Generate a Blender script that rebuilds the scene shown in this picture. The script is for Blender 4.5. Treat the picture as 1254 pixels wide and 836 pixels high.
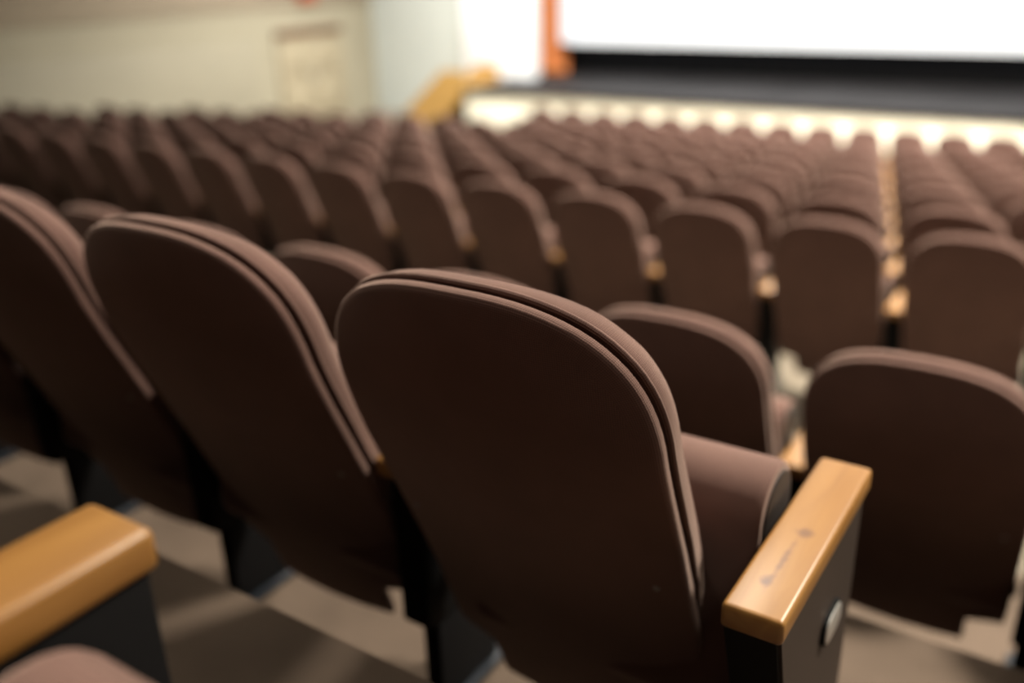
import bpy, bmesh, math, random
from mathutils import Matrix, Vector

random.seed(7)
for o in list(bpy.data.objects):
    bpy.data.objects.remove(o, do_unlink=True)
SC = bpy.context.scene
COL = SC.collection
ZO = 3.33                     # camera height above the lowest floor of the hall (front row / stage foot)

# ------------------------------------------------------------------ camera
cam_d = bpy.data.cameras.new('camera')
cam_d.sensor_width = 36.0
cam_d.lens = 36.0 * 1138.24 / 1254.0
cam_d.clip_start = 0.02
cam_d.clip_end = 100
cam_d.dof.use_dof = True
cam_d.dof.focus_distance = 0.985
cam_d.dof.aperture_fstop = 1.32
cam = bpy.data.objects.new('camera', cam_d)
COL.objects.link(cam)
cam.matrix_world = Matrix(((0.836775, -0.184065, 0.515682, 0),
                           (0.546802, 0.330028, -0.769473, 0),
                           (-0.028556, 0.925852, 0.376806, ZO),
                           (0, 0, 0, 1)))
SC.camera = cam

# ------------------------------------------------------------------ world, exposure
w = bpy.data.worlds.new('hall_world')
SC.world = w
w.use_nodes = True
w.node_tree.nodes['Background'].inputs[0].default_value = (0.5, 0.42, 0.36, 1)
w.node_tree.nodes['Background'].inputs[1].default_value = 0.004
SC.view_settings.view_transform = 'Standard'
SC.view_settings.look = 'None'
SC.view_settings.gamma = 1.0
SC.view_settings.use_curve_mapping = False
SC.view_settings.exposure = 0.0

SCREEN_STRENGTH = 1.0
CEIL_W = 110.0                # watts of each ceiling panel
CEIL_WARM = (1.0, 0.90, 0.76)

# ------------------------------------------------------------------ materials
def nt(name):
    m = bpy.data.materials.new(name)
    m.use_nodes = True
    t = m.node_tree
    return m, t, t.nodes['Principled BSDF']

def N(t, kind, **kw):
    n = t.nodes.new(kind)
    for k, v in kw.items():
        if k.startswith('i_'):
            n.inputs[k[2:].replace('_', ' ')].default_value = v
        else:
            setattr(n, k, v)
    return n

def plain(name, col, rough=0.6, metal=0.0, var=0.12, scale=6.0, bump=0.0, bscale=200.0, spec=0.5):
    m, t, b = nt(name)
    tc = N(t, 'ShaderNodeTexCoord')
    no = N(t, 'ShaderNodeTexNoise', i_Scale=scale, i_Detail=4.0)
    t.links.new(tc.outputs['Object'], no.inputs['Vector'])
    cr = N(t, 'ShaderNodeValToRGB')
    cr.color_ramp.elements[0].position = 0.3
    cr.color_ramp.elements[1].position = 0.7
    cr.color_ramp.elements[0].color = tuple(c * (1 - var) for c in col) + (1,)
    cr.color_ramp.elements[1].color = tuple(min(1, c * (1 + var)) for c in col) + (1,)
    t.links.new(no.outputs['Fac'], cr.inputs['Fac'])
    t.links.new(cr.outputs['Color'], b.inputs['Base Color'])
    b.inputs['Roughness'].default_value = rough
    b.inputs['Metallic'].default_value = metal
    b.inputs['Specular IOR Level'].default_value = spec
    if bump:
        n2 = N(t, 'ShaderNodeTexNoise', i_Scale=bscale, i_Detail=3.0)
        t.links.new(tc.outputs['Object'], n2.inputs['Vector'])
        bp = N(t, 'ShaderNodeBump', i_Strength=bump, i_Distance=0.002)
        t.links.new(n2.outputs['Fac'], bp.inputs['Height'])
        t.links.new(bp.outputs['Normal'], b.inputs['Normal'])
    return m

def fabric(name, col):
    """Brown ribbed upholstery cloth: fine crossed ribs in relief and in tone."""
    m, t, b = nt(name)
    tc = N(t, 'ShaderNodeTexCoord')
    w1 = N(t, 'ShaderNodeTexWave', wave_type='BANDS', bands_direction='X', i_Scale=112.0, i_Distortion=0.3)
    w2 = N(t, 'ShaderNodeTexWave', wave_type='BANDS', bands_direction='Y', i_Scale=112.0, i_Distortion=0.3)
    for q in (w1, w2):
        t.links.new(tc.outputs['UV'], q.inputs['Vector'])
    mul = N(t, 'ShaderNodeMath', operation='ADD')
    t.links.new(w1.outputs['Fac'], mul.inputs[0])
    t.links.new(w2.outputs['Fac'], mul.inputs[1])
    no = N(t, 'ShaderNodeTexNoise', i_Scale=9.0, i_Detail=5.0)
    t.links.new(tc.outputs['Object'], no.inputs['Vector'])
    cr = N(t, 'ShaderNodeValToRGB')
    cr.color_ramp.elements[0].position = 0.25
    cr.color_ramp.elements[1].position = 0.75
    cr.color_ramp.elements[0].color = tuple(c * 0.85 for c in col) + (1,)
    cr.color_ramp.elements[1].color = tuple(c * 1.15 for c in col) + (1,)
    t.links.new(no.outputs['Fac'], cr.inputs['Fac'])
    mr = N(t, 'ShaderNodeMapRange')
    mr.inputs['From Min'].default_value = 0.0
    mr.inputs['From Max'].default_value = 2.0
    mr.inputs['To Min'].default_value = 0.68
    mr.inputs['To Max'].default_value = 1.3
    t.links.new(mul.outputs[0], mr.inputs['Value'])
    mx = N(t, 'ShaderNodeMixRGB', blend_type='MULTIPLY')
    mx.inputs['Fac'].default_value = 1.0
    t.links.new(cr.outputs['Color'], mx.inputs['Color1'])
    t.links.new(mr.outputs['Result'], mx.inputs['Color2'])
    t.links.new(mx.outputs['Color'], b.inputs['Base Color'])
    bp = N(t, 'ShaderNodeBump', i_Strength=0.4, i_Distance=0.0005)
    t.links.new(mul.outputs[0], bp.inputs['Height'])
    t.links.new(bp.outputs['Normal'], b.inputs['Normal'])
    b.inputs['Roughness'].default_value = 0.9
    b.inputs['Specular IOR Level'].default_value = 0.2
    b.inputs['Sheen Weight'].default_value = 0.55
    b.inputs['Sheen Roughness'].default_value = 0.45
    b.inputs['Sheen Tint'].default_value = (0.85, 0.66, 0.56, 1)
    return m

def wood(name, dark, light, knots=()):
    """Varnished pale wood, grain along Y, with optional knots given in object space."""
    m, t, b = nt(name)
    tc = N(t, 'ShaderNodeTexCoord')
    mp = N(t, 'ShaderNodeMapping')
    mp.inputs['Scale'].default_value = (26, 2.6, 26)
    t.links.new(tc.outputs['Object'], mp.inputs['Vector'])
    no = N(t, 'ShaderNodeTexNoise', i_Scale=1.6, i_Detail=6.0, i_Distortion=0.6)
    t.links.new(mp.outputs['Vector'], no.inputs['Vector'])
    cr = N(t, 'ShaderNodeValToRGB')
    cr.color_ramp.elements[0].position = 0.3
    cr.color_ramp.elements[1].position = 0.72
    cr.color_ramp.elements[0].color = dark + (1,)
    cr.color_ramp.elements[1].color = light + (1,)
    t.links.new(no.outputs['Fac'], cr.inputs['Fac'])
    out = cr.outputs['Color']
    for (kx, ky, rx, ry, strength) in knots:
        sub = N(t, 'ShaderNodeVectorMath', operation='SUBTRACT')
        sub.inputs[1].default_value = (kx, ky, 0)
        t.links.new(tc.outputs['Object'], sub.inputs[0])
        n3 = N(t, 'ShaderNodeTexNoise', i_Scale=60.0, i_Detail=3.0)
        t.links.new(tc.outputs['Object'], n3.inputs['Vector'])
        sc = N(t, 'ShaderNodeVectorMath', operation='MULTIPLY')
        sc.inputs[1].default_value = (1 / rx, 1 / ry, 0)
        t.links.new(sub.outputs[0], sc.inputs[0])
        ln = N(t, 'ShaderNodeVectorMath', operation='LENGTH')
        t.links.new(sc.outputs[0], ln.inputs[0])
        ad = N(t, 'ShaderNodeMath', operation='ADD')
        t.links.new(ln.outputs['Value'], ad.inputs[0])
        t.links.new(n3.outputs['Fac'], ad.inputs[1])
        r = N(t, 'ShaderNodeMapRange')
        r.inputs['From Min'].default_value = 0.75
        r.inputs['From Max'].default_value = 1.5
        r.inputs['To Min'].default_value = strength
        r.inputs['To Max'].default_value = 0.0
        t.links.new(ad.outputs[0], r.inputs['Value'])
        mx = N(t, 'ShaderNodeMixRGB', blend_type='MIX')
        mx.inputs['Color2'].default_value = (0.09, 0.035, 0.02, 1)
        t.links.new(r.outputs['Result'], mx.inputs['Fac'])
        t.links.new(out, mx.inputs['Color1'])
        out = mx.outputs['Color']
    t.links.new(out, b.inputs['Base Color'])
    b.inputs['Roughness'].default_value = 0.42
    b.inputs['Specular IOR Level'].default_value = 0.5
    b.inputs['Coat Weight'].default_value = 0.0
    b.inputs['Coat Roughness'].default_value = 0.28
    return m

def emis(name, col, strength):
    m, t, b = nt(name)
    no = N(t, 'ShaderNodeTexNoise', i_Scale=0.3)
    cr = N(t, 'ShaderNodeValToRGB')
    cr.color_ramp.elements[0].color = tuple(c * 0.97 for c in col) + (1,)
    cr.color_ramp.elements[1].color = tuple(col) + (1,)
    t.links.new(no.outputs['Fac'], cr.inputs['Fac'])
    t.links.new(cr.outputs['Color'], b.inputs['Emission Color'])
    b.inputs['Emission Strength'].default_value = strength
    b.inputs['Base Color'].default_value = (0.25, 0.25, 0.25, 1)
    b.inputs['Roughness'].default_value = 0.9
    return m

M = {}
M['fabric'] = fabric('brown_ribbed_fabric', (0.124, 0.069, 0.057))
M['black'] = plain('black_painted_metal', (0.005, 0.005, 0.0055), 0.7, 0.0, 0.2, spec=0.12)
M['shell_low'] = plain('dark_plastic', (0.016, 0.012, 0.011), 0.55)
M['wood'] = wood('varnished_pale_wood', (0.22, 0.10, 0.022), (0.30, 0.15, 0.038))
M['wood_knot'] = wood('varnished_knotty_wood', (0.22, 0.10, 0.022), (0.30, 0.15, 0.038),
                      knots=((0.003, 0.19, 0.014, 0.018, 0.7), (-0.006, 0.068, 0.010, 0.018, 0.9),
                             (-0.002, 0.115, 0.0055, 0.075, 0.65)))
M['end_panel'] = plain('brown_laminate', (0.030, 0.020, 0.015), 0.6, bump=0.1, spec=0.3)
M['steel'] = plain('brushed_steel', (0.62, 0.62, 0.60), 0.35, 0.8, 0.06)
M['bolt'] = plain('dull_steel_bolt', (0.30, 0.29, 0.28), 0.4, 0.8, 0.05)
M['foot'] = plain('blue_black_metal', (0.015, 0.02, 0.028), 0.4, 0.3)
M['carpet'] = plain('beige_brown_carpet', (0.096, 0.072, 0.055), 0.95, 0, 0.16, 5.0, 0.5, 420.0, 0.1)
M['floor_front'] = plain('pale_vinyl_floor', (0.17, 0.145, 0.11), 0.6, 0, 0.08, 3.0)
M['wall'] = plain('cream_wall_paint', (0.33, 0.305, 0.225), 0.85, 0, 0.03, 1.0, 0.1, 60.0)
M['wall_upper'] = plain('tan_shaded_wall_paint', (0.29, 0.245, 0.18), 0.85, 0, 0.03, 1.0)  # brownish upper wall, mostly the dimmer light there put into its colour
M['wall_panel'] = plain('putty_wall_panel', (0.29, 0.268, 0.20), 0.8, 0, 0.03, 1.0)
M['wall_front'] = plain('white_green_wall_paint', (0.50, 0.54, 0.51), 0.85, 0, 0.02, 1.0)
M['white'] = plain('white_wing_paint', (0.86, 0.90, 0.93), 0.8, 0, 0.015, 1.0)
M['stage_front'] = plain('cream_stage_front', (0.84, 0.83, 0.70), 0.7, 0, 0.03, 1.0)
M['stage_floor'] = plain('dark_grey_stage_floor', (0.012, 0.0115, 0.0125), 0.6, 0, 0.3, 1.2, spec=0.15)
M['drape'] = plain('black_drape', (0.004, 0.004, 0.005), 0.95, 0, 0.2)
M['curtain'] = plain('orange_curtain', (0.85, 0.31, 0.10), 0.85, 0, 0.1)
M['ochre'] = wood('ochre_stair_wood', (0.36, 0.21, 0.055), (0.46, 0.28, 0.09))
M['brown'] = plain('brown_door_head', (0.12, 0.058, 0.025), 0.6)
M['door'] = plain('cream_door_paint', (0.35, 0.305, 0.21), 0.55, 0, 0.03)
M['ceiling'] = plain('dark_matt_ceiling', (0.05, 0.045, 0.04), 0.9)
M['wall_dark'] = plain('dark_brown_acoustic_wall', (0.03, 0.022, 0.018), 0.9)
M['screen'] = emis('lit_projection_screen', (0.93, 0.97, 1.0), SCREEN_STRENGTH)
M['lamp'] = emis('lamp_diffuser', (1.0, 0.88, 0.70), 6.0)
M['sign'] = plain('red_brown_sign', (0.36, 0.10, 0.05), 0.5)

# ------------------------------------------------------------------ mesh helpers
def mesh_obj(name, verts, faces, mat, parent=None, smooth=True, uvs=None):
    me = bpy.data.meshes.new(name)
    me.from_pydata(verts, [], faces)
    bm = bmesh.new()
    bm.from_mesh(me)
    if uvs:
        lay = bm.loops.layers.uv.new('UVMap')
        bm.faces.ensure_lookup_table()
        for f, uv in zip(bm.faces, uvs):
            for lp, c in zip(f.loops, uv):
                lp[lay].uv = c
    bmesh.ops.remove_doubles(bm, verts=bm.verts, dist=1e-6)
    bmesh.ops.recalc_face_normals(bm, faces=bm.faces)
    bm.to_mesh(me)
    bm.free()
    if smooth:
        me.polygons.foreach_set('use_smooth', [True] * len(me.polygons))
        me.set_sharp_from_angle(angle=math.radians(38))
    me.materials.append(M[mat])
    o = bpy.data.objects.new(name, me)
    COL.objects.link(o)
    if parent:
        o.parent = parent
    return o

def box_data(lo, hi, bev=0.0, seg=2):
    bm = bmesh.new()
    bmesh.ops.create_cube(bm, size=1)
    for v in bm.verts:
        v.co = Vector([lo[i] + (v.co[i] + 0.5) * (hi[i] - lo[i]) for i in range(3)])
    if bev:
        bmesh.ops.bevel(bm, geom=list(bm.edges), offset=bev, segments=seg, profile=0.5, affect='EDGES')
    vs = [tuple(v.co) for v in bm.verts]
    fs = [[v.index for v in f.verts] for f in bm.faces]
    bm.free()
    return vs, fs

def join_data(*ds):
    V, F = [], []
    for vs, fs in ds:
        k = len(V)
        V += list(vs)
        F += [[i + k for i in f] for f in fs]
    return V, F

def box(name, lo, hi, mat, parent=None, bev=0.0, seg=2):
    v, f = box_data(lo, hi, bev, seg)
    return mesh_obj(name, v, f, mat, parent)

def tube_data(path, r, n=8, closed=False):
    V, F = [], []
    P = [Vector(p) for p in path]
    L = len(P)
    for i, p in enumerate(P):
        a = P[(i - 1) % L] if (closed or i > 0) else P[i]
        b = P[(i + 1) % L] if (closed or i < L - 1) else P[i]
        d = (b - a).normalized()
        u = d.cross(Vector((0.31, 0.9, 0.2))).normalized()
        v = d.cross(u)
        for k in range(n):
            an = 2 * math.pi * k / n
            V.append(tuple(p + r * (math.cos(an) * u + math.sin(an) * v)))
    m = L if closed else L - 1
    for i in range(m):
        j = (i + 1) % L
        for k in range(n):
            F.append([i * n + k, i * n + (k + 1) % n, j * n + (k + 1) % n, j * n + k])
    if not closed:
        F.append(list(range(n)))
        F.append(list(range((L - 1) * n, L * n)))
    return V, F

def cyl_data(c, r, axis, length, n=16, dome=0.0):
    ax = Vector(axis).normalized()
    u = ax.orthogonal().normalized()
    v = ax.cross(u)
    V, F = [], []
    prof = [(r, 0), (r, length * 0.7), (r * 0.7, length), (0.0, length + dome)]
    for (q, h) in prof[:-1]:
        for k in range(n):
            an = 2 * math.pi * k / n
            V.append(tuple(Vector(c) + ax * h + q * (math.cos(an) * u + math.sin(an) * v)))
    V.append(tuple(Vector(c) + ax * prof[-1][1]))
    for i in range(2):
        for k in range(n):
            F.append([i * n + k, i * n + (k + 1) % n, (i + 1) * n + (k + 1) % n, (i + 1) * n + k])
    for k in range(n):
        F.append([2 * n + k, 2 * n + (k + 1) % n, 3 * n])
    F.append(list(range(n)))
    return V, F

def tag(o, label=None, cat=None, group=None, kind=None):
    if label:
        o['label'] = label
    if cat:
        o['category'] = cat
    if group:
        o['group'] = group
    if kind:
        o['kind'] = kind
    return o

def empty(name, loc, rz=0.0):
    o = bpy.data.objects.new(name, None)
    o.empty_display_size = 0.1
    COL.objects.link(o)
    o.location = loc
    o.rotation_euler.z = rz
    return o

def copy_tree(o, parent=None):
    c = o.copy()
    COL.objects.link(c)
    c.parent = parent
    for ch in list(o.children):
        copy_tree(ch, c)
    return c

# ------------------------------------------------------------------ setting: floors, walls, ceiling
Z = lambda h: h + ZO                       # heights measured from the camera
XL, XR, YB, YF = -15.5, 4.6, -3.2, 17.6
FLOOR_Z, FLOOR_A, FLOOR_B, FLOOR_C = -0.95, -1.33, -1.775, -2.05
ROW_P, ROW_D, Y_C = 0.949, 0.1245, 4.03
STAGE_Y, STAGE_Z = 15.8, -2.32
tag(box('floor_tier', (XL, YB, Z(-3.45)), (XR, 0.80, Z(FLOOR_Z)), 'carpet'), kind='structure')
tag(box('floor_tier', (XL, 0.80, Z(-3.45)), (XR, 1.76, Z(FLOOR_A)), 'carpet'), kind='structure')
tag(box('floor_tier', (XL, 1.76, Z(-3.45)), (XR, 2.80, Z(FLOOR_B)), 'carpet'), kind='structure')
def row_floor(r):
    return FLOOR_C - ROW_D * r if r < 10 else -3.22      # nearly level in front of the stage
for r in range(11):
    y0 = 2.80 if r == 0 else Y_C + ROW_P * r - 0.06
    y1 = Y_C + ROW_P * (r + 1) - 0.06 if r < 10 else 19.4
    tag(box('floor_tier', (XL, y0, Z(-3.45)), (XR, y1, Z(row_floor(r))), 'floor_front'), kind='structure')
CEIL = Z(4.2)
tag(box('ceiling', (XL - 0.2, YB - 0.2, CEIL), (XR + 0.2, 19.6, CEIL + 0.15), 'ceiling'), kind='structure')
wl = tag(box('wall_left', (XL - 0.2, YB, Z(-3.45)), (XL, YF + 0.2, CEIL), 'wall'), kind='structure')
tag(box('wall_right', (XR, YB, Z(-3.45)), (XR + 0.2, 19.6, CEIL), 'wall_dark'), kind='structure')
tag(box('wall_back', (XL - 0.2, YB - 0.2, Z(-3.45)), (XR + 0.2, YB, CEIL), 'wall_dark'), kind='structure')
tag(box('wall_front', (XL, YF, Z(-3.45)), (-12.7, YF + 0.2, CEIL), 'wall_front'), kind='structure')
# raised band and upper wall field on the left wall
box('wall_panel', (XL, YB, Z(-3.3)), (XL + 0.03, 13.9, Z(-1.30)), 'wall_panel', wl, 0.006)
box('upper_panel', (XL, YB, Z(-0.74)), (XL + 0.03, YF, CEIL), 'wall_upper', wl, 0.006)

# door in the left wall
dr = tag(empty('door_1', (XL, 15.45, Z(-3.22))), kind='structure')
DZ = 1.89
for s in (-1, 1):
    lf = box('door_leaf', (0.0, min(0, s * 0.86), 0.0), (0.05, max(0, s * 0.86), DZ), 'door', dr, 0.006)
    box('door_panel', (0.05, s * 0.43 - 0.30, 0.25), (0.062, s * 0.43 + 0.30, 0.9), 'door', lf, 0.005)
    box('door_panel', (0.05, s * 0.43 - 0.30, 1.05), (0.062, s * 0.43 + 0.30, 1.8), 'door', lf, 0.005)
    v, f = tube_data([(0.05, s * 0.07, 0.95), (0.10, s * 0.07, 0.95), (0.10, s * 0.07, 1.15), (0.05, s * 0.07, 1.15)], 0.011)
    mesh_obj('door_handle', v, f, 'steel', lf)
box('door_head', (0.0, -0.98, DZ), (0.10, 0.98, DZ + 0.14), 'brown', dr, 0.008)
for s in (-1, 1):
    box('door_jamb', (0.0, s * 0.92 - 0.06, 0.0), (0.07, s * 0.92 + 0.06, DZ), 'door', dr, 0.006)
sg = box('wall_sign', (XL, 15.2, Z(-0.66)), (XL + 0.12, 15.75, Z(-0.40)), 'sign', None, 0.02)
tag(sg, 'small red-brown box sign on the left wall above the double door', 'sign')

# ------------------------------------------------------------------ stage
st = empty('stage', (0, 0, 0))
tag(st, kind='structure')
SXL, SXR = -11.55, XR
box('stage_floor', (SXL, STAGE_Y + 0.02, Z(-2.50)), (SXR, 17.4, Z(STAGE_Z)), 'stage_floor', st, 0.004)
box('stage_floor', (-10.92, 17.4, Z(-2.50)), (SXR, 19.4, Z(STAGE_Z)), 'stage_floor', st, 0.004)
box('stage_edge', (SXL - 0.02, STAGE_Y - 0.05, Z(-2.42)), (SXR, STAGE_Y + 0.02, Z(STAGE_Z) + 0.004), 'stage_floor', st, 0.008)
pw = 1.14
x = SXL
while x < SXR - 0.1:
    box('front_panel', (x + 0.006, STAGE_Y, Z(-3.295)), (min(x + pw - 0.006, SXR), STAGE_Y + 0.05, Z(-2.42)), 'stage_front', st, 0.006)
    x += pw
box('stage_base', (SXL, STAGE_Y + 0.05, Z(-3.295)), (SXR, 17.38, Z(-2.50)), 'stage_front', st)
tag(box('wall_wing', (-12.7, 17.4, Z(-3.29)), (-10.92, 17.72, CEIL), 'white', None, 0.01), kind='structure')
tag(box('wall_backdrop', (-12.7, 19.3, Z(STAGE_Z)), (XR, 19.4, CEIL), 'drape'), kind='structure')

# black drape below and behind the screen, in folds
def folds(name, x0, x1, y, z0, z1, amp, wave, mat, step=0.025):
    n = max(4, int((x1 - x0) / step))
    V, F = [], []
    for k in range(2):
        for i in range(n + 1):
            xx = x0 + (x1 - x0) * i / n
            yy = y + amp * math.sin(2 * math.pi * xx / wave) + 0.3 * amp * math.sin(2 * math.pi * xx / (wave * 2.7)) + k * 0.012
            V += [(xx, yy, z0), (xx, yy, z1)]
    m = (n + 1) * 2
    for k in range(2):
        for i in range(n):
            a = k * m + i * 2
            F.append([a, a + 2, a + 3, a + 1])
    for i in range(n):
        a = i * 2
        F.append([a, a + 2, a + 2 + m, a + m])
        F.append([a + 1, a + 3, a + 3 + m, a + 1 + m])
    F.append([0, 1, 1 + m, m])
    F.append([2 * n, 2 * n + 1, 2 * n + 1 + m, 2 * n + m])
    return mesh_obj(name, V, F, mat)
tag(folds('stage_drape', -10.95, XR - 0.05, 19.15, Z(STAGE_Z), CEIL - 0.02, 0.035, 0.3, 'drape', 0.04),
    'black stage drape hanging behind and below the lit screen', 'drape')
tag(folds('stage_curtain', -11.75, -10.86, 18.85, Z(STAGE_Z), CEIL - 0.02, 0.05, 0.22, 'curtain'),
    'orange stage curtain gathered between the white wing and the screen', 'curtain')
# projection screen
ps = empty('projection_screen', (-4.12, 18.55, Z(-1.67)))
tag(ps, 'huge white lit projection screen hanging above the dark stage', 'screen')
box('screen_surface', (-6.75, 0.0, 0.03), (6.75, 0.02, 5.6), 'screen', ps)
for (a, b) in (((-6.79, -0.005, 0.0), (6.79, 0.025, 0.03)), ((-6.79, -0.005, 5.6), (6.79, 0.025, 5.66)),
               ((-6.79, -0.005, 0.03), (-6.75, 0.025, 5.6)), ((6.75, -0.005, 0.03), (6.79, 0.025, 5.6))):
    box('screen_border', a, b, 'white', ps)

# wooden steps with solid flank up to the stage, left of the stage front
ss = empty('stage_stairs', (-13.15, 15.9, Z(-3.22)))
tag(ss, 'ochre wooden steps with a sloping solid flank at the stage corner', 'stairs')
ns = 6
for i in range(ns):
    h = 0.90 * (i + 1) / ns
    box('tread', (i * 0.25, 0.05, h - 0.05), ((i + 1) * 0.25 + 0.02, 1.25, h), 'ochre', ss, 0.006)
    box('riser', (i * 0.25 + 0.02, 0.05, 0.0 if i == 0 else h - 0.90 / ns), (i * 0.25 + 0.045, 1.25, h - 0.05), 'ochre', ss)
for y in (0.0, 1.25):
    V = []
    for yy in (y, y + 0.05):
        V += [(-0.05, yy, 0.0), (0.70, yy, 0.0), (1.50, yy, 0.75), (1.50, yy, 1.20), (0.95, yy, 1.20), (-0.05, yy, 0.36)]
    F = [[0, 1, 2, 3, 4, 5], [6, 7, 8, 9, 10, 11]] + [[i, (i + 1) % 6, (i + 1) % 6 + 6, i + 6] for i in range(6)]
    fl = mesh_obj('flank', V, F, 'ochre', ss, smooth=False)

# ------------------------------------------------------------------ theatre seat
PROF = [(0.0, 0.27), (0.13, 0.225), (0.40, 0.13), (0.63, 0.026), (0.75, -0.030), (0.87, -0.060), (1.0, -0.072), (1.2, -0.085)]
def prof(z):
    for (a, ya), (b, yb) in zip(PROF, PROF[1:]):
        if z <= b:
            q = (z - a) / (b - a)
            return ya + (yb - ya) * q
    return PROF[-1][1]
# smooth the profile by averaging
def prof_s(z):
    return sum(prof(z + d) for d in (-0.09, -0.045, 0, 0.045, 0.09)) / 5
def back_pt(x, z, d):
    """point on the seat back: x across, z up, d = depth forward of the rear face"""
    y = prof_s(z) + 0.035 * (x / 0.24) ** 2
    sl = (prof_s(z + 0.01) - prof_s(z - 0.01)) / 0.02
    ln = math.hypot(1, sl)
    return (x, y + d / ln, z - d * sl / ln)
ZT, ZC, PW = 0.983, 0.775, 2.55
WMAX = 0.248
def top_arc(n=18):
    out = []
    for i in range(n + 1):
        t = math.pi / 2 * i / n
        out.append((WMAX * math.cos(t) ** (2 / PW) if i < n else 0.0, ZC + (ZT - ZC) * math.sin(t) ** (2 / PW)))
    return out
def mirror(right):
    """right half from bottom centre to top centre -> closed outline"""
    left = [(-x, z) for (x, z) in reversed(right[1:-1])]
    return right + left
def shell_outline():
    r = [(0.0, 0.132), (0.08, 0.132), (0.150, 0.132), (0.154, 0.215), (0.236, 0.223), (0.240, 0.26), (0.243, 0.35), (0.246, 0.45),
         (0.248, 0.54), (0.25, 0.62), (0.25, 0.69), (0.249, 0.735)] + top_arc()
    return mirror(r)
def cushion_outline():
    r = [(0.0, 0.40), (0.10, 0.40), (0.19, 0.405), (0.228, 0.43), (0.242, 0.48), (0.247, 0.54), (0.25, 0.62), (0.25, 0.69), (0.249, 0.735)] + top_arc()
    return mirror(r)
def loft_outline(outl, rings, cz):
    """closed outline in (x, z), rings of (inset, depth); both caps are filled with shrinking rings"""
    n = len(outl)
    nrm = []
    for i in range(n):
        ax, az = outl[i - 1]
        bx, bz = outl[(i + 1) % n]
        tx, tz = bx - ax, bz - az
        l = math.hypot(tx, tz) or 1
        nrm.append((tz / l, -tx / l))
    V, F = [], []
    def ring(ins, d, s=1.0):
        for (x, z), (nx, nz) in zip(outl, nrm):
            xx, zz = x - nx * ins, z - nz * ins
            V.append(back_pt(xx * s, cz + (zz - cz) * s, d))
    seq = [(rings[0][0], rings[0][1], s) for s in (0.12, 0.4, 0.7, 0.9)] + [(a, b, 1.0) for a, b in rings] + \
          [(rings[-1][0], rings[-1][1] + e, s) for s, e in ((0.9, 0.002), (0.7, 0.005), (0.4, 0.007), (0.12, 0.008))]
    for q in seq:
        ring(*q)
    arc = [0.0]
    for k in range(n):
        a, b = outl[k], outl[(k + 1) % n]
        arc.append(arc[-1] + math.hypot(b[0] - a[0], b[1] - a[1]))
    run = [0.0]
    for i in range(len(seq) - 1):
        run.append(run[-1] + math.hypot(seq[i + 1][0] - seq[i][0], seq[i + 1][1] - seq[i][1]))
    U = []
    for i in range(len(seq) - 1):
        rim = seq[i][2] == 1.0 and seq[i + 1][2] == 1.0
        for k in range(n):
            f = [i * n + k, i * n + (k + 1) % n, (i + 1) * n + (k + 1) % n, (i + 1) * n + k]
            F.append(f)
            if rim:
                U.append([(arc[k], run[i]), (arc[k + 1], run[i]), (arc[k + 1], run[i + 1]), (arc[k], run[i + 1])])
            else:
                U.append([(V[q][0], V[q][2]) for q in f])
    for f in (list(range(n)), list(range((len(seq) - 1) * n, len(seq) * n))):
        F.append(f)
        U.append([(V[q][0], V[q][2]) for q in f])
    return V, F, U

def prism_x(outl, rings):
    """outline in (y, z) lofted along x with rings of (inset, x)"""
    n = len(outl)
    cy = sum(p[0] for p in outl) / n
    cz = sum(p[1] for p in outl) / n
    V, F = [], []
    nrm = []
    for i in range(n):
        ay, az = outl[i - 1]
        by, bz = outl[(i + 1) % n]
        ty, tz = by - ay, bz - az
        l = math.hypot(ty, tz) or 1
        nrm.append((tz / l, -ty / l))
    for ins, x in rings:
        for (y, z), (ny, nz) in zip(outl, nrm):
            V.append((x, y - ny * ins, z - nz * ins))
    for i in range(len(rings) - 1):
        for k in range(n):
            F.append([i * n + k, i * n + (k + 1) % n, (i + 1) * n + (k + 1) % n, (i + 1) * n + k])
    F.append(list(range(n)))
    F.append(list(range((len(rings) - 1) * n, len(rings) * n)))
    return V, F

def rounded_rect(y0, y1, z0, z1, r_top, r_bot, lean=0.0, seg=7):
    pts = []
    for (cy, cz, r, a0) in ((y1 - r_bot, z0 + r_bot, r_bot, -90), (y1 - r_top, z1 - r_top, r_top, 0),
                            (y0 + r_top, z1 - r_top, r_top, 90), (y0 + r_bot, z0 + r_bot, r_bot, 180)):
        for i in range(seg + 1):
            a = math.radians(a0 + 90 * i / seg)
            y, z = cy + r * math.cos(a), cz + r * math.sin(a)
            pts.append((y + lean * (z - z0), z))
    return pts

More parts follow.
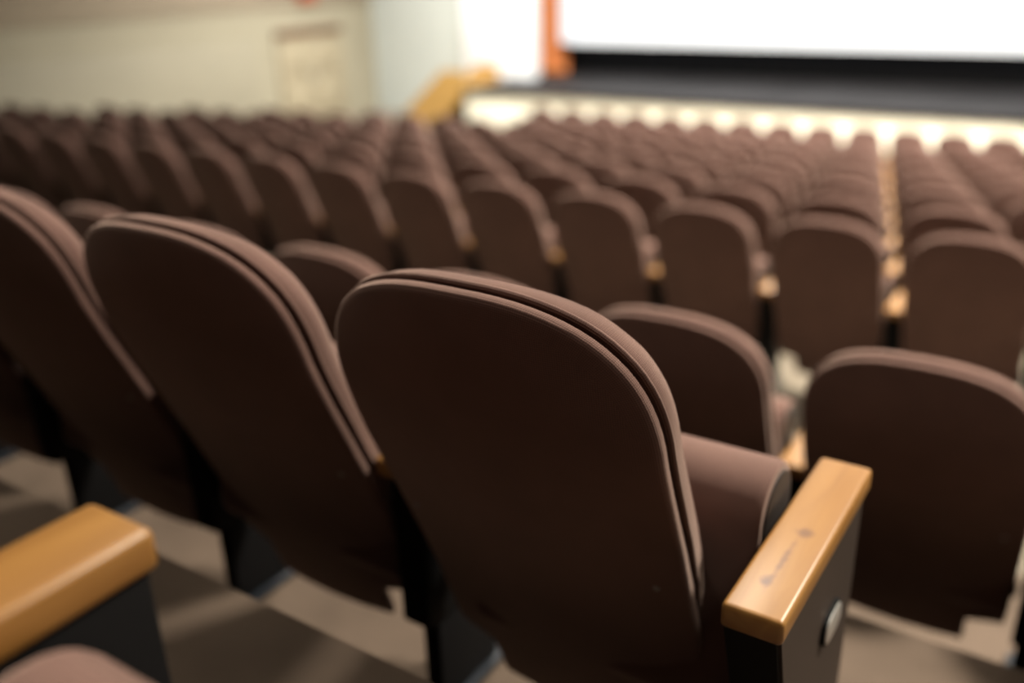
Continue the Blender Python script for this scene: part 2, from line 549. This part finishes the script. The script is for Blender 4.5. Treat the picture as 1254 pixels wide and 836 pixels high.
PITCH = 0.58
ARM_W, ARM_L = 0.0757, 0.406
END_SHIFT = 0.074            # the end standard sits a little further out than the shared ones
def add_arm(root, x, end=False, knot=False):
    """wooden armrest on a black side standard with leg and foot, centred on local x"""
    AH = 0.63 if end else 0.575
    v, f = box_data((-ARM_W / 2, 0.0 if end else 0.122, AH - 0.035), (ARM_W / 2, ARM_L, AH), 0.007, 3)
    o = mesh_obj('armrest', v, f, 'wood_knot' if knot else 'wood', root)
    o.location.x = x
    o['label'] = 'varnished pale wood armrest'
    if not end:
        p = box('side_standard', (x - 0.032, 0.15, 0.225), (x + 0.032, 0.400, 0.542), 'black', root, 0.006)
        box('leg', (x - 0.02, 0.19, 0.0), (x + 0.02, 0.37, 0.23), 'black', root, 0.004)
        v, f = box_data((x - 0.035, 0.13, 0.0), (x + 0.035, 0.41, 0.018), 0.004)
        mesh_obj('foot', v, f, 'foot', root)
    else:
        V = []
        for xx in (x - 0.034, x + 0.030):
            V += [(xx, 0.004, 0.597), (xx, 0.05, 0.46), (xx, 0.085, 0.06), (xx, 0.385, 0.06), (xx, 0.402, 0.597)]
        F = [[0, 1, 2, 3, 4], [5, 6, 7, 8, 9]] + [[i, (i + 1) % 5, (i + 1) % 5 + 5, i + 5] for i in range(5)]
        p = mesh_obj('side_standard', V, F, 'black', root, smooth=False)
        V = []
        for xx in (x + 0.029, x + 0.034):
            V += [(xx, 0.012, 0.594), (xx, 0.056, 0.46), (xx, 0.091, 0.075), (xx, 0.366, 0.075), (xx, 0.380, 0.594)]
        e = mesh_obj('end_panel', V, F, 'end_panel', root, smooth=False)
        e['label'] = 'brown laminate facing on the aisle side'
        # small plate on the facing: rounded steel plaque in a dark rim
        def plaque(name, ry, rz, x0, x1, mat, par):
            out = []
            for i in range(28):
                a = 2 * math.pi * i / 28
                cx, sx = math.cos(a), math.sin(a)
                out.append((0.247 + ry * math.copysign(abs(cx) ** 0.6, cx), 0.463 + rz * math.copysign(abs(sx) ** 0.6, sx)))
            v, f = prism_x(out, [(0, x0), (0, x1 - 0.001), (0.002, x1)])
            return mesh_obj(name, v, f, mat, par)
        pl = plaque('plaque', 0.040, 0.024, x + 0.034, x + 0.040, 'black', e)
        pl2 = plaque('plaque', 0.036, 0.020, x + 0.034, x + 0.0425, 'steel', e)
        pl2['label'] = 'small steel plate'
        for yy in (0.12, 0.34):
            box('foot', (x - 0.034, yy - 0.03, 0.0), (x + 0.03, yy + 0.03, 0.062), 'foot', root, 0.004)
        v, f = cyl_data((x - 0.002, 0.055, 0.52), 0.004, (0, -1, 0.1), 0.012)
        v = [(a + 0.026, b, c) for a, b, c in v]

def make_seat(end=False, left_arm=False, knot=False, drop=0.0):
    root = empty('theatre_seat', (0, 0, 0))
    so = shell_outline()
    v, f, u = loft_outline(so, [(0.030, 0.0), (0.013, 0.0), (0.0075, 0.0), (0.0062, 0.0002), (0.0022, 0.0015), (0.0004, 0.0045), (0.0, 0.008), (0.0, 0.013), (0.003, 0.017), (0.010, 0.019)], 0.56)
    o = mesh_obj('back_shell', v, f, 'fabric', root, uvs=u)
    co = cushion_outline()
    v, f, u = loft_outline(co, [(0.022, 0.017), (0.009, 0.025), (0.003, 0.026), (0.000, 0.031), (0.000, 0.045), (0.003, 0.058),
                                (0.010, 0.071), (0.022, 0.080), (0.042, 0.086), (0.07, 0.089)], 0.70)
    cu = mesh_obj('back_cushion', v, f, 'fabric', root, uvs=u)
    # piping cord along the rear edge of the cushion
    n = len(co)
    path = []
    for i in range(n):
        ax, az = co[i - 1]
        bx, bz = co[(i + 1) % n]
        l = math.hypot(bx - ax, bz - az)
        nx, nz = (bz - az) / l, -(bx - ax) / l
        path.append(back_pt(co[i][0] + nx * 0.0005, co[i][1] + nz * 0.0005, 0.0265))
    v, f = tube_data(path, 0.004, 8, True)
    arcs = [0.0]
    for i in range(n):
        arcs.append(arcs[-1] + (Vector(path[(i + 1) % n]) - Vector(path[i])).length)
    u = []
    for i in range(n):
        for k in range(8):
            a, b = k * 0.0035, (k + 1) * 0.0035
            u.append([(arcs[i], a), (arcs[i], b), (arcs[i + 1], b), (arcs[i + 1], a)])
    mesh_obj('piping', v, f, 'fabric', cu, uvs=u)
    # tipped-up seat
    sr = rounded_rect(0.165, 0.295, 0.25, 0.665, 0.062, 0.045, 0.05)
    v, f = prism_x(sr, [(0.014, -0.236), (0.004, -0.2345), (0.001, -0.230), (0, -0.222), (0, 0.222), (0.001, 0.230), (0.004, 0.2345), (0.014, 0.236)])
    se = mesh_obj('seat_cushion', v, f, 'fabric', root, uvs=[[(v[q][0], v[q][1] * 0.7 + v[q][2]) for q in face] for face in f])
    pr = rounded_rect(0.178, 0.285, 0.262, 0.652, 0.052, 0.035, 0.05)
    for sx in (-1, 1):  # dark plates added to put the armrest's shadow on the seat ends
        v, f = prism_x(pr, [(0.0, sx * 0.2345), (0.0, sx * 0.2385), (0.002, sx * 0.2395)])
        mesh_obj('shade_plate', v, f, 'shell_low', se)
    se.location = (0.075 if end else 0.0, 0.03 if drop else 0.0, 0.02 - drop)
    sp = box('seat_pan', (-0.20, 0.295, 0.27), (0.20, 0.325, 0.58), 'shell_low', root, 0.012, 3)
    sp.location = se.location
    for s in (-1, 1):
        v, f = cyl_data((s * 0.25, 0.23, 0.33), 0.02, (-s, 0, 0), 0.06)
        mesh_obj('seat_hinge', v, f, 'black', root)
        # bracket that ties the back to the side standards
        box('back_bracket', (min(s * 0.205, s * 0.236), 0.165, 0.47), (max(s * 0.205, s * 0.236), 0.215, 0.55), 'black', root, 0.006)
        bx, bz = s * 0.205, 0.545
        c = back_pt(bx, bz, 0.002)
        v, f = cyl_data(c, 0.0055, (0, -1, -0.4), 0.004, 12, 0.002)
        mesh_obj('bolt', v, f, 'bolt', root)
    add_arm(root, PITCH / 2 + (END_SHIFT if end else 0.0), end, knot)
    if left_arm:
        add_arm(root, -PITCH / 2)
    return root

seat_std = make_seat()
seat_end = make_seat(end=True, knot=True)
seat_left = make_seat(left_arm=True)
seat_low = make_seat(drop=0.135)
used = set()
def place(proto, x, y, h, label, group=None, rz=0.0):
    if proto not in used:
        o = proto
        used.add(proto)
    else:
        o = copy_tree(proto)
    o.location = (x, y, Z(h))
    o.rotation_euler.z = rz
    for k in ('label', 'category', 'group'):
        if k in o:
            del o[k]
    tag(o, label, 'seat', group)
    return o

# nearest row in front of the camera (row ends at the wood-capped end panel)
YA = 0.87
AP = 0.5805
XA = -0.263 - PITCH / 2 - END_SHIFT
place(seat_end, XA, YA, FLOOR_A, 'brown theatre seat at the row end with knotty wood armrest and plated end panel')
place(seat_std, XA - AP, YA + 0.01, FLOOR_A, 'brown theatre seat next to the end seat with the plated panel')
place(seat_std, XA - 2 * AP, YA + 0.02, FLOOR_A, 'brown theatre seat, third from the end seat with the plated panel')
for k in (3, 4):
    place(seat_std, XA - k * AP, YA + 0.02, FLOOR_A, 'brown theatre seat far along the row of the plated end panel', 'seats far along the plated row')
# the row the picture is taken from
place(seat_low, -0.583 - PITCH / 2, 0.336 - ARM_L, FLOOR_Z, 'brown tipped-up theatre seat in the hindmost row, left of its wood armrest')
place(seat_low, -0.583 + PITCH / 2, 0.336 - ARM_L, FLOOR_Z, 'brown tipped-up theatre seat in the hindmost row beside the lone wood armrest')
# row between the plated row and the cross aisle
YBR, XB = 1.98, -0.275
for k in range(-1, 8):
    lab, grp = {-1: ('brown theatre seat behind the cross aisle, farthest from the door wall', None),
                0: ('brown theatre seat behind the cross aisle, just past the knotty wood armrest', None),
                1: ('brown theatre seat behind the cross aisle, in front of the plated end seat', None)}.get(
        k, ('brown theatre seat behind the cross aisle, farther toward the door wall', 'seats just behind the cross aisle'))
    place(seat_std, XB - k * PITCH, YBR, FLOOR_B, lab, grp)
# the big block from the cross aisle down to the stage
ORD = ['first', 'second', 'third', 'fourth', 'fifth', 'sixth', 'seventh', 'eighth', 'ninth', 'tenth', 'front']
LEFT_END = [-10.8, -10.8, -10.8, -10.5, -10.1, -9.8, -8.7, -7.1, -7.5, -8.0, -8.6]
for r in range(11):
    y = Y_C + ROW_P * r
    gap = -0.735 - 0.206 * r
    if r < 10:
        lab = 'brown theatre seat in the %s row ahead of the cross aisle' % ORD[r]
        grp = 'seats of the %s row ahead of the cross aisle' % ORD[r]
    else:
        lab = 'brown theatre seat in the front row facing the stage'
        grp = 'front row seats'
    xs = []
    x = gap - PITCH / 2
    while x + PITCH < -0.055 * y + 1.5:
        x += PITCH
    while x > LEFT_END[r]:
        xs.append(x)
        x -= PITCH
    for i, xx in enumerate(xs):
        if i == len(xs) - 1:
            place(seat_left, xx, y, row_floor(r), lab.replace('seat in', 'seat at the door-side end of'))
        else:
            place(seat_std, xx, y, row_floor(r), lab, grp)

# ------------------------------------------------------------------ ceiling lamps over the front half
def ceiling_lamp(x, y, watts):
    t = empty('ceiling_lamp', (x, y, CEIL))
    tag(t, 'square recessed ceiling lamp with warm diffuser over the front seats', 'lamp', 'ceiling lamps over the front seats')
    box('lamp_frame', (-0.5, -0.5, -0.05), (0.5, 0.5, 0.0), 'white', t, 0.01)
    box('diffuser', (-0.45, -0.45, -0.06), (0.45, 0.45, -0.045), 'lamp', t, 0.004)
    ld = bpy.data.lights.new('lamp_light', 'AREA')
    ld.shape = 'SQUARE'
    ld.size = 0.85
    ld.energy = watts
    ld.color = CEIL_WARM if y < 12 else (1.0, 0.95, 0.88)
    ld.spread = math.radians(130)
    lo = bpy.data.objects.new('lamp_light', ld)
    COL.objects.link(lo)
    lo.parent = t
    lo.location = (0, 0, -0.08)
LAMPS = [(-2.2, 0.4, 0.3), (2.2, 0.4, 0.25),
         (-2.2, 4.6, 2.8), (2.2, 4.6, 8.8),
         (-6.0, 7.5, 0.15), (1.5, 7.5, 1.2),
         (-8.0, 10.8, 2.4), (-3.2, 10.8, 8.5), (1.5, 10.8, 6.0),
         (-12.0, 14.2, 6.0), (-8.0, 14.2, 6.5), (-4.0, 14.2, 7.5), (0.5, 14.2, 7.5)]
for (x, y, k) in LAMPS:
    ceiling_lamp(x, y, CEIL_W * k)
